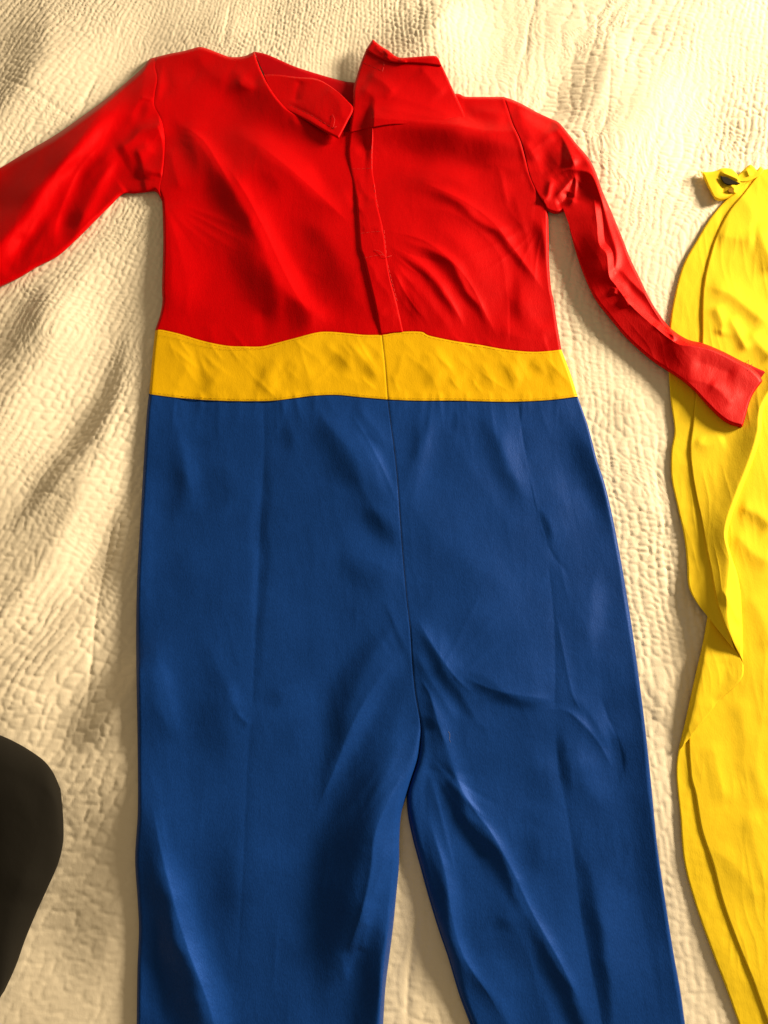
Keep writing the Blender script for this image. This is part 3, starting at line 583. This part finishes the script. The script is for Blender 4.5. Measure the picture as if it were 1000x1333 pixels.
patch("sleeve", [(204, 74), (194, 77.5), (185, 89), (160, 111), (140, 127.5), (112.5, 147.5), (75, 174), (37.5, 196), (0, 219), (-40, 243), (-80, 268)],
      [(211, 262), (203, 250), (188, 251), (175, 252), (160, 253), (145, 267), (125, 287), (100, 312), (75, 334), (50, 347), (25, 362), (0, 374), (-40, 392), (-80, 408)],
      ARML, [(-80, 268), (-80, 340), (-80, 408)], 250, 150, 7.6,
      {'T': (10, .03), 'B': (8, .03), 'L': (2.5, .95)}, FLS, M_RED, suit, (.5, .25), seed=41, fs=.8, rl=1, ripple=[(120, 22, 100, .25)])
LA = [(772, 250), (777, 287), (780, 317), (790, 331), (793, 359), (802, 372), (820, 396), (845, 419), (879, 446), (904, 451), (939, 460), (965, 480)]
LB = [(722, 232), (738, 222), (755, 222), (770, 228), (780, 250), (794, 299), (802, 325), (802, 344), (797, 357), (809, 370), (818, 387), (830, 398), (858, 423)]
FRS = [
    (LA, 5.5, 46, 8, 't', .1, .25),
    (LB, 3.0, 8, 6, 'g', .1, .2),
    ([(803, 344), (822, 366), (849, 393), (870, 425)], 2.4, 7, 6, 'g'),
    ([(668, 140), (690, 160), (712, 175), (722, 188)], 3.2, 20, 14),
    ([(680, 180), (696, 205), (706, 232)], 2.4, 14, 10),
    ([(676, 134), (700, 146), (722, 162), (734, 190), (728, 215)], -3.6, 10, 12),
    ([(718, 158), (735, 185), (751, 222)], 4.5, 9, 8),
    ([(745, 180), (765, 212), (780, 250), (792, 275)], 3.0, 14, 14),
    ([(700, 262), (712, 256), (716, 240), (721, 232)], 2.4, 5, 5),
    ([(718, 262), (732, 247), (748, 231), (748, 254), (738, 272)], 2.6, 5, 5),
    ([(724, 268), (735, 262), (742, 250)], -2.5, 6, 6),
    ([(745, 262), (752, 245), (758, 238)], -2.0, 8, 8),
    ([(801, 374), (799, 384)], 1.6, 4, 4), ([(812, 386), (818, 400)], 1.4, 4, 4),
    ([(868, 424), (876, 434), (879, 445)], 2.5, 4, 4), ([(850, 420), (868, 432), (882, 440)], 2.2, 4, 4),
    ([(884, 492), (925, 500), (950, 513), (974, 516)], 1.6, 12, 14),
    ([(922, 498), (940, 512), (955, 530)], 1.2, 9, 9),
    ([(900, 470), (930, 478), (960, 490)], -1.6, 14, 14),
]
SLV = patch("sleeve", [(656, 126), (665, 129), (677, 134), (690, 141), (703, 148), (717, 154.5), (728, 160), (740, 174), (752, 189), (765, 204), (775, 222), (785, 250), (795, 273), (810, 309), (820, 335), (832, 360), (845, 387), (857, 407), (872, 426), (894, 441), (917, 447), (939, 456), (955, 464), (975, 475), (988, 486), (994, 495)],
      [(713, 275), (719, 278), (726, 278.5), (733, 276), (740, 274), (741, 294), (745, 312), (755, 345), (767, 375), (778, 395), (795, 416), (815, 440), (839, 462), (856, 475), (870, 484), (888, 496), (904, 510), (920, 528), (936, 544), (949, 553), (966, 558)],
      ARMR, [(994, 495), (986, 505), (979, 516), (974, 530), (970, 545), (966, 558)], 420, 110,
      lambda a, b: 9.0+5.0*sstep(855, 900, a), {'T': (6, .08), 'B': (6, .03), 'L': (2.5, .95), 'R': (2.5, .75)}, FRS, M_RED, suit, (.4, .25), seed=43, fs=1.2, rl=1, ripple=[(60, 16, 90, .2)])
patch("cuff", [(960, 468), (975, 474), (990, 480), (1004, 484)], [(955, 548), (960, 555), (967, 559)],
      [(960, 468), (958, 510), (955, 548)], [(1004, 484), (994, 505), (984, 524), (974, 542), (967, 559)], 40, 60, 9.0,
      {'R': (3, .5), 'T': (3, .6)}, [], M_REDIN, suit, (.3, .3), seed=45, solid=.0008)

# --- stitches and loose threads
bpy.context.view_layer.update()
sfPK, sfSR, sfCO, sfNK, sfHC = Surf(PK), Surf(SR), Surf(CO), Surf(NK), Surf(HC)
for run in [[(484, 190), (484, 205), (484, 220)], [(458, 220), (470, 220), (484, 219)], [(487, 240), (490, 260), (493, 272)],
                      [(500, 300), (501, 312), (503, 330)], [(470, 304), (484, 302), (499, 301)], [(474, 336), (488, 333), (503, 331)], [(505, 345), (510, 366), (517, 392)]]:
    lines("stitch_line", [run], [sfPK, sfSR], .00028, M_THREAD, suit, .0001, dash=4)
sfLL = [Surf(o) for o in suit.children if o.name.split('.')[0] in ('waistband', 'trouser_leg')]
lines("seam", [shift(BB[:-1]+BB2, 0, .8)], sfLL, .00055, M_NAVY, suit, -.0002)
lines("seam", [SEAMC], sfLL, .00045, M_NAVY, suit, -.0001)
lines("seam", [[(497.5, 437), (501, 470), (505, 519)]], sfLL, .00035, M_OCHRE, suit, -.0001)
lines("stitch_line", [shift(BT[:-1]+BT2, 0, 2.4)], sfLL, .00022, M_OCHRE, suit, 0, dash=4)
lines("stitch_line", [shift(BB[:-1]+BB2, 0, -2.6)], sfLL, .00022, M_OCHRE, suit, 0, dash=4)
lines("stitch_line", [[(376, 136), (405, 150), (437, 169)]], [sfNK], .00026, M_THREAD, suit, .0001, dash=4)
for run in [[(474, 82), (488, 88), (498, 93)], [(498, 93), (500, 84), (499, 78)]]: lines("stitch_line", [run], [sfCO], .00026, M_THREAD, suit, .0001, dash=4)
lines("loose_thread", [[(433, 150), (436, 158), (434, 168), (438, 165)]], [sfNK], .00028, M_THREAD, suit, .0006, arch=.002)
lines("loose_thread", [[(488, 326), (496, 329), (502, 336), (510, 333)]], [sfSR, sfPK], .00025, M_THREAD, suit, .0006, arch=.0015)
lines("loose_thread", [[(972, 478), (974, 470), (971, 465)], [(974, 482), (979, 474), (981, 470)]], [Surf(SLV)], .00025, M_THREAD, suit, .0008, arch=.002)

lines("lint", [[(584, 952), (586, 957), (585, 963), (587, 966)]], sfLL, .00012, M_LINT, suit, .0003)
# ------------------------------------------------------------------ the cape
cape = thing("yellow_cape", "yellow cloth cape with wide hem and twisted edge lying right of the jumpsuit", "cape", (.45, .4, .004))
UL = [(991, 221), (972, 235), (954, 251), (927, 281), (907, 313), (889, 346), (878, 387), (872, 424), (870, 470), (873, 520), (878, 559), (874, 587), (874, 621), (882, 660), (890, 696), (894, 730), (896, 762)]
UHEM = [(993, 223), (986, 229), (968, 252), (950, 274), (934, 304), (923, 337), (916, 371), (914, 405), (914, 443), (910, 485), (905, 523), (902, 552), (898.5, 583), (901, 613), (906, 642), (913, 673), (919, 707), (926, 740), (935, 770)]
RIDGE = [(1110, 380), (1060, 440), (1000, 520), (991, 565), (980, 601), (964, 642), (952, 675), (947, 700), (952, 723), (960, 747), (964, 770), (966, 800), (967, 830), (967, 862)]
FCU = [
    ([(1040, 460), (1004, 522), (991, 565), (980, 601), (963, 642), (952, 675), (948, 700), (949, 730), (946, 765), (946, 800), (953, 832), (963, 862)], 12, 28, 12, 'g', .05, .1),
    ([(940, 765), (952, 790), (964, 815)], 2.5, 5, 9),
    ([(934, 304), (962, 310), (985, 312)], 3.0, 14, 26),
    ([(985, 290), (1000, 330), (1010, 360)], 5, 18, 18),
    ([(920, 372), (950, 382), (975, 402), (1005, 425)], 4.0, 12, 16),
    ([(930, 395), (940, 420), (938, 440)], 3.0, 9, 9), ([(948, 410), (960, 432), (975, 460)], 3.4, 9, 9),
    ([(975, 430), (990, 450), (1010, 470)], 3.0, 12, 12),
    ([(940, 240), (970, 262), (990, 300)], 1.6, 14, 14),
    ([(905, 570), (920, 580), (945, 570)], 2.0, 10, 10),
]
HU = lambda a, b: 5.0+4.5*sstep(700, 790, b)
UC = patch("cape_panel", [(994, 221), (1020, 216), (1060, 212), (1110, 210)], [(936, 790), (946, 818), (957, 843), (967, 862)],
      [(994, 221)]+UHEM[1:-1]+[(930, 762), (936, 790)], [(1110, 210), (1110, 300)]+RIDGE, 170, 380, HU, {'L': (2.5, .78), 'R': (7, .15), 'T': (6, .4), 'B': (2.5, .6)}, FCU, M_CAPE, cape, (.5, .2), seed=51, fs=.95, ripple=[(84, 14, 90, .35)], solid=.0009)
UHm = patch("hem", [(991, 219), (994, 220), (998, 222)], [(924, 806), (938, 824), (957, 848)],
      UL+[(906, 783), (924, 806)], [(998, 222)]+shift(UHEM[1:], 9, 3)+[(948, 815), (957, 848)], 60, 420, lambda a, b: 2.6+4.5*sstep(700, 790, b), {'L': (3, .3), 'B': (2.5, .5)}, FCU, M_CAPE, cape, (.5, .4), seed=51, fs=.95, ripple=[(84, 14, 90, .35)], solid=.0009)
# twisted part of the edge below
TW = patch("twisted_edge", [(921, 800), (938, 818), (956, 843), (968, 866)], [(885, 976), (888, 973), (892, 968), (897, 962)],
      [(921, 800), (917, 825), (912, 849), (904, 884), (894.6, 927), (889, 953), (885, 976)], [(968, 866), (967, 881), (957, 894), (937, 912), (918, 937), (897, 962)], 80, 150, lambda a, b: 9.0-3.2*sstep(880, 970, b),
      {'L': (8, .08), 'R': (3, .62), 'B': (3, .6)}, [([(925, 830), (915, 880), (905, 930), (893, 965)], 3.0, 12, 30), ([(950, 850), (940, 890), (925, 925)], -1.5, 14, 14)], M_CAPE, cape, (.4, .3), seed=55, fs=.95, ripple=[(84, 14, 90, .35)], solid=.0009)
LE = [(889, 958), (882, 984), (881, 1014), (885.5, 1062), (890.5, 1121), (905, 1176), (924, 1231), (944, 1283), (962, 1333), (985, 1400)]
LH = [(895, 955), (898.5, 1007), (905, 1036), (913, 1082), (928, 1127), (941, 1176), (960, 1228), (980, 1277), (998, 1327), (1028, 1400)]
FCL = [([(955, 690), (980, 720), (1010, 735)], 3.0, 14, 14), ([(960, 660), (985, 668), (1010, 690)], 3.4, 12, 14), ([(970, 770), (990, 800), (1005, 850)], 2.0, 16, 16),
       ([(925, 960), (935, 1010), (945, 1050)], 1.6, 14, 14), ([(960, 900), (970, 960), (965, 1020)], 1.4, 16, 16), ([(920, 1100), (960, 1130), (990, 1180)], 1.6, 18, 18),
       ([(975, 1050), (985, 1110), (1000, 1160)], 1.6, 14, 14), ([(990, 940), (985, 1000), (1000, 1060)], 1.2, 14, 14)]
patch("cape_panel", [(930, 610), (962, 520), (1030, 430), (1110, 370)], [(1028, 1400), (1060, 1400), (1090, 1400), (1130, 1400)],
      [(930, 610), (938, 720), (945, 800), (940, 860), (922, 910), (898, 950)]+LH[1:], [(1110, 370), (1115, 700), (1120, 1000), (1130, 1400)], 130, 420, 3.6, {'L': (2.5, .62)}, FCL, M_CAPE, cape, (.6, .2), seed=57, fs=.95, ripple=[(84, 14, 90, .35)], solid=.0009)
patch("hem", [(889, 950), (896, 948), (905, 946)], [(985, 1400), (1010, 1400), (1036, 1400)], [(889, 950)]+LE[1:], [(905, 946)]+shift(LH[1:], 8, 2), 40, 260, 1.5, {'L': (2.5, .3)}, [], M_CAPE, cape, (.5, .4), seed=57, fs=.95, ripple=[(84, 14, 90, .35)], solid=.0009)
# tie end at the neck of the cape
TB = patch("neck_tab", [(912, 223), (922, 224), (933, 222), (940, 219), (952, 220), (960, 227), (966, 234), (975, 232)], [(930, 259), (936, 262), (944, 260), (956, 254)],
      [(912, 223), (916, 232), (920, 241), (926, 252), (930, 259)], [(975, 232), (966, 244), (956, 254)], 80, 60, 9.0, {'T': (4, .5), 'L': (4, .2), 'B': (6, .1)},
      [([(936, 224), (944, 226), (956, 231), (966, 236)], 3.0, 4, 4), ([(935, 228), (942, 240), (940, 255)], -2, 5, 5), ([(950, 240), (956, 246), (954, 252)], 1.5, 4, 4)], M_CAPE, cape, (.5, .6), seed=61, fs=1.15, solid=.0009)
patch("neck_fold", [(960, 228), (968, 221), (975, 215), (979, 215), (985, 221), (990, 217), (995, 222)], [(962, 236), (972, 236), (982, 232), (992, 226)],
      [(960, 228), (960, 232), (962, 236)], [(995, 222), (994, 224), (992, 226)], 60, 24, 10.0, {'T': (3, .5), 'R': (3, .5)}, [([(972, 220), (976, 230)], 2, 4, 4)], M_CAPE, cape, (.4, .5), seed=62, fs=1.15, solid=.0009)
patch("fastener_patch", [(938, 229), (946, 230.5), (955, 235), (963, 238)], [(943, 238), (948, 240), (956, 239.5), (963, 239)],
      [(938, 229), (940, 234), (943, 238)], [(963, 238), (963.5, 238.5), (963, 239)], 24, 12, 11.2, {}, [], M_HOOK, cape, (.2, .2), seed=63, solid=.001)
patch("stain", [(948, 246), (952, 245), (957, 246)], [(949, 250), (953, 251), (957, 249)], [(948, 246), (947.5, 248), (949, 250)], [(957, 246), (958, 247.5), (957, 249)], 12, 8, 10.0, {}, [], M_BROWN, cape, (.1, .1), seed=64, solid=.001)
lines("loose_thread", [[(913, 223), (910, 228), (912, 233)], [(914, 224), (913, 230), (914, 234)], [(912, 222), (908, 224), (910, 230)]], [Surf(TB)], .00035, M_PALE, cape, .0004, arch=.0015)

# ------------------------------------------------------------------ dark rounded piece at the left edge
BK = [(-260, 900), (-140, 915), (-60, 935), (0, 957), (18, 965), (36, 975), (57, 990), (69.5, 1006), (79, 1027)]
dk = patch("black_pad", BK, [(-260, 1420), (-160, 1400), (-80, 1360), (-20, 1325), (6, 1290)], [(-260, 900), (-270, 1150), (-260, 1420)],
      [(79, 1027), (82, 1057), (83, 1080), (82, 1099), (76, 1124), (63, 1154), (48, 1187), (33, 1223), (21, 1257), (6, 1290)], 150, 140,
      lambda a, b: 19-6*sstep(0, 85, a), {'T': (40, .02), 'R': (38, .02), 'B': (30, .02), 'L': (30, .02)}, [([(10, 1010), (40, 1080), (20, 1180)], 3, 40, 40)], M_BLACK, None, (.6, .2), seed=71)
dk["label"] = "smooth black rounded pad cut off by the lower left edge, on the bedspread"; dk["category"] = "pad"
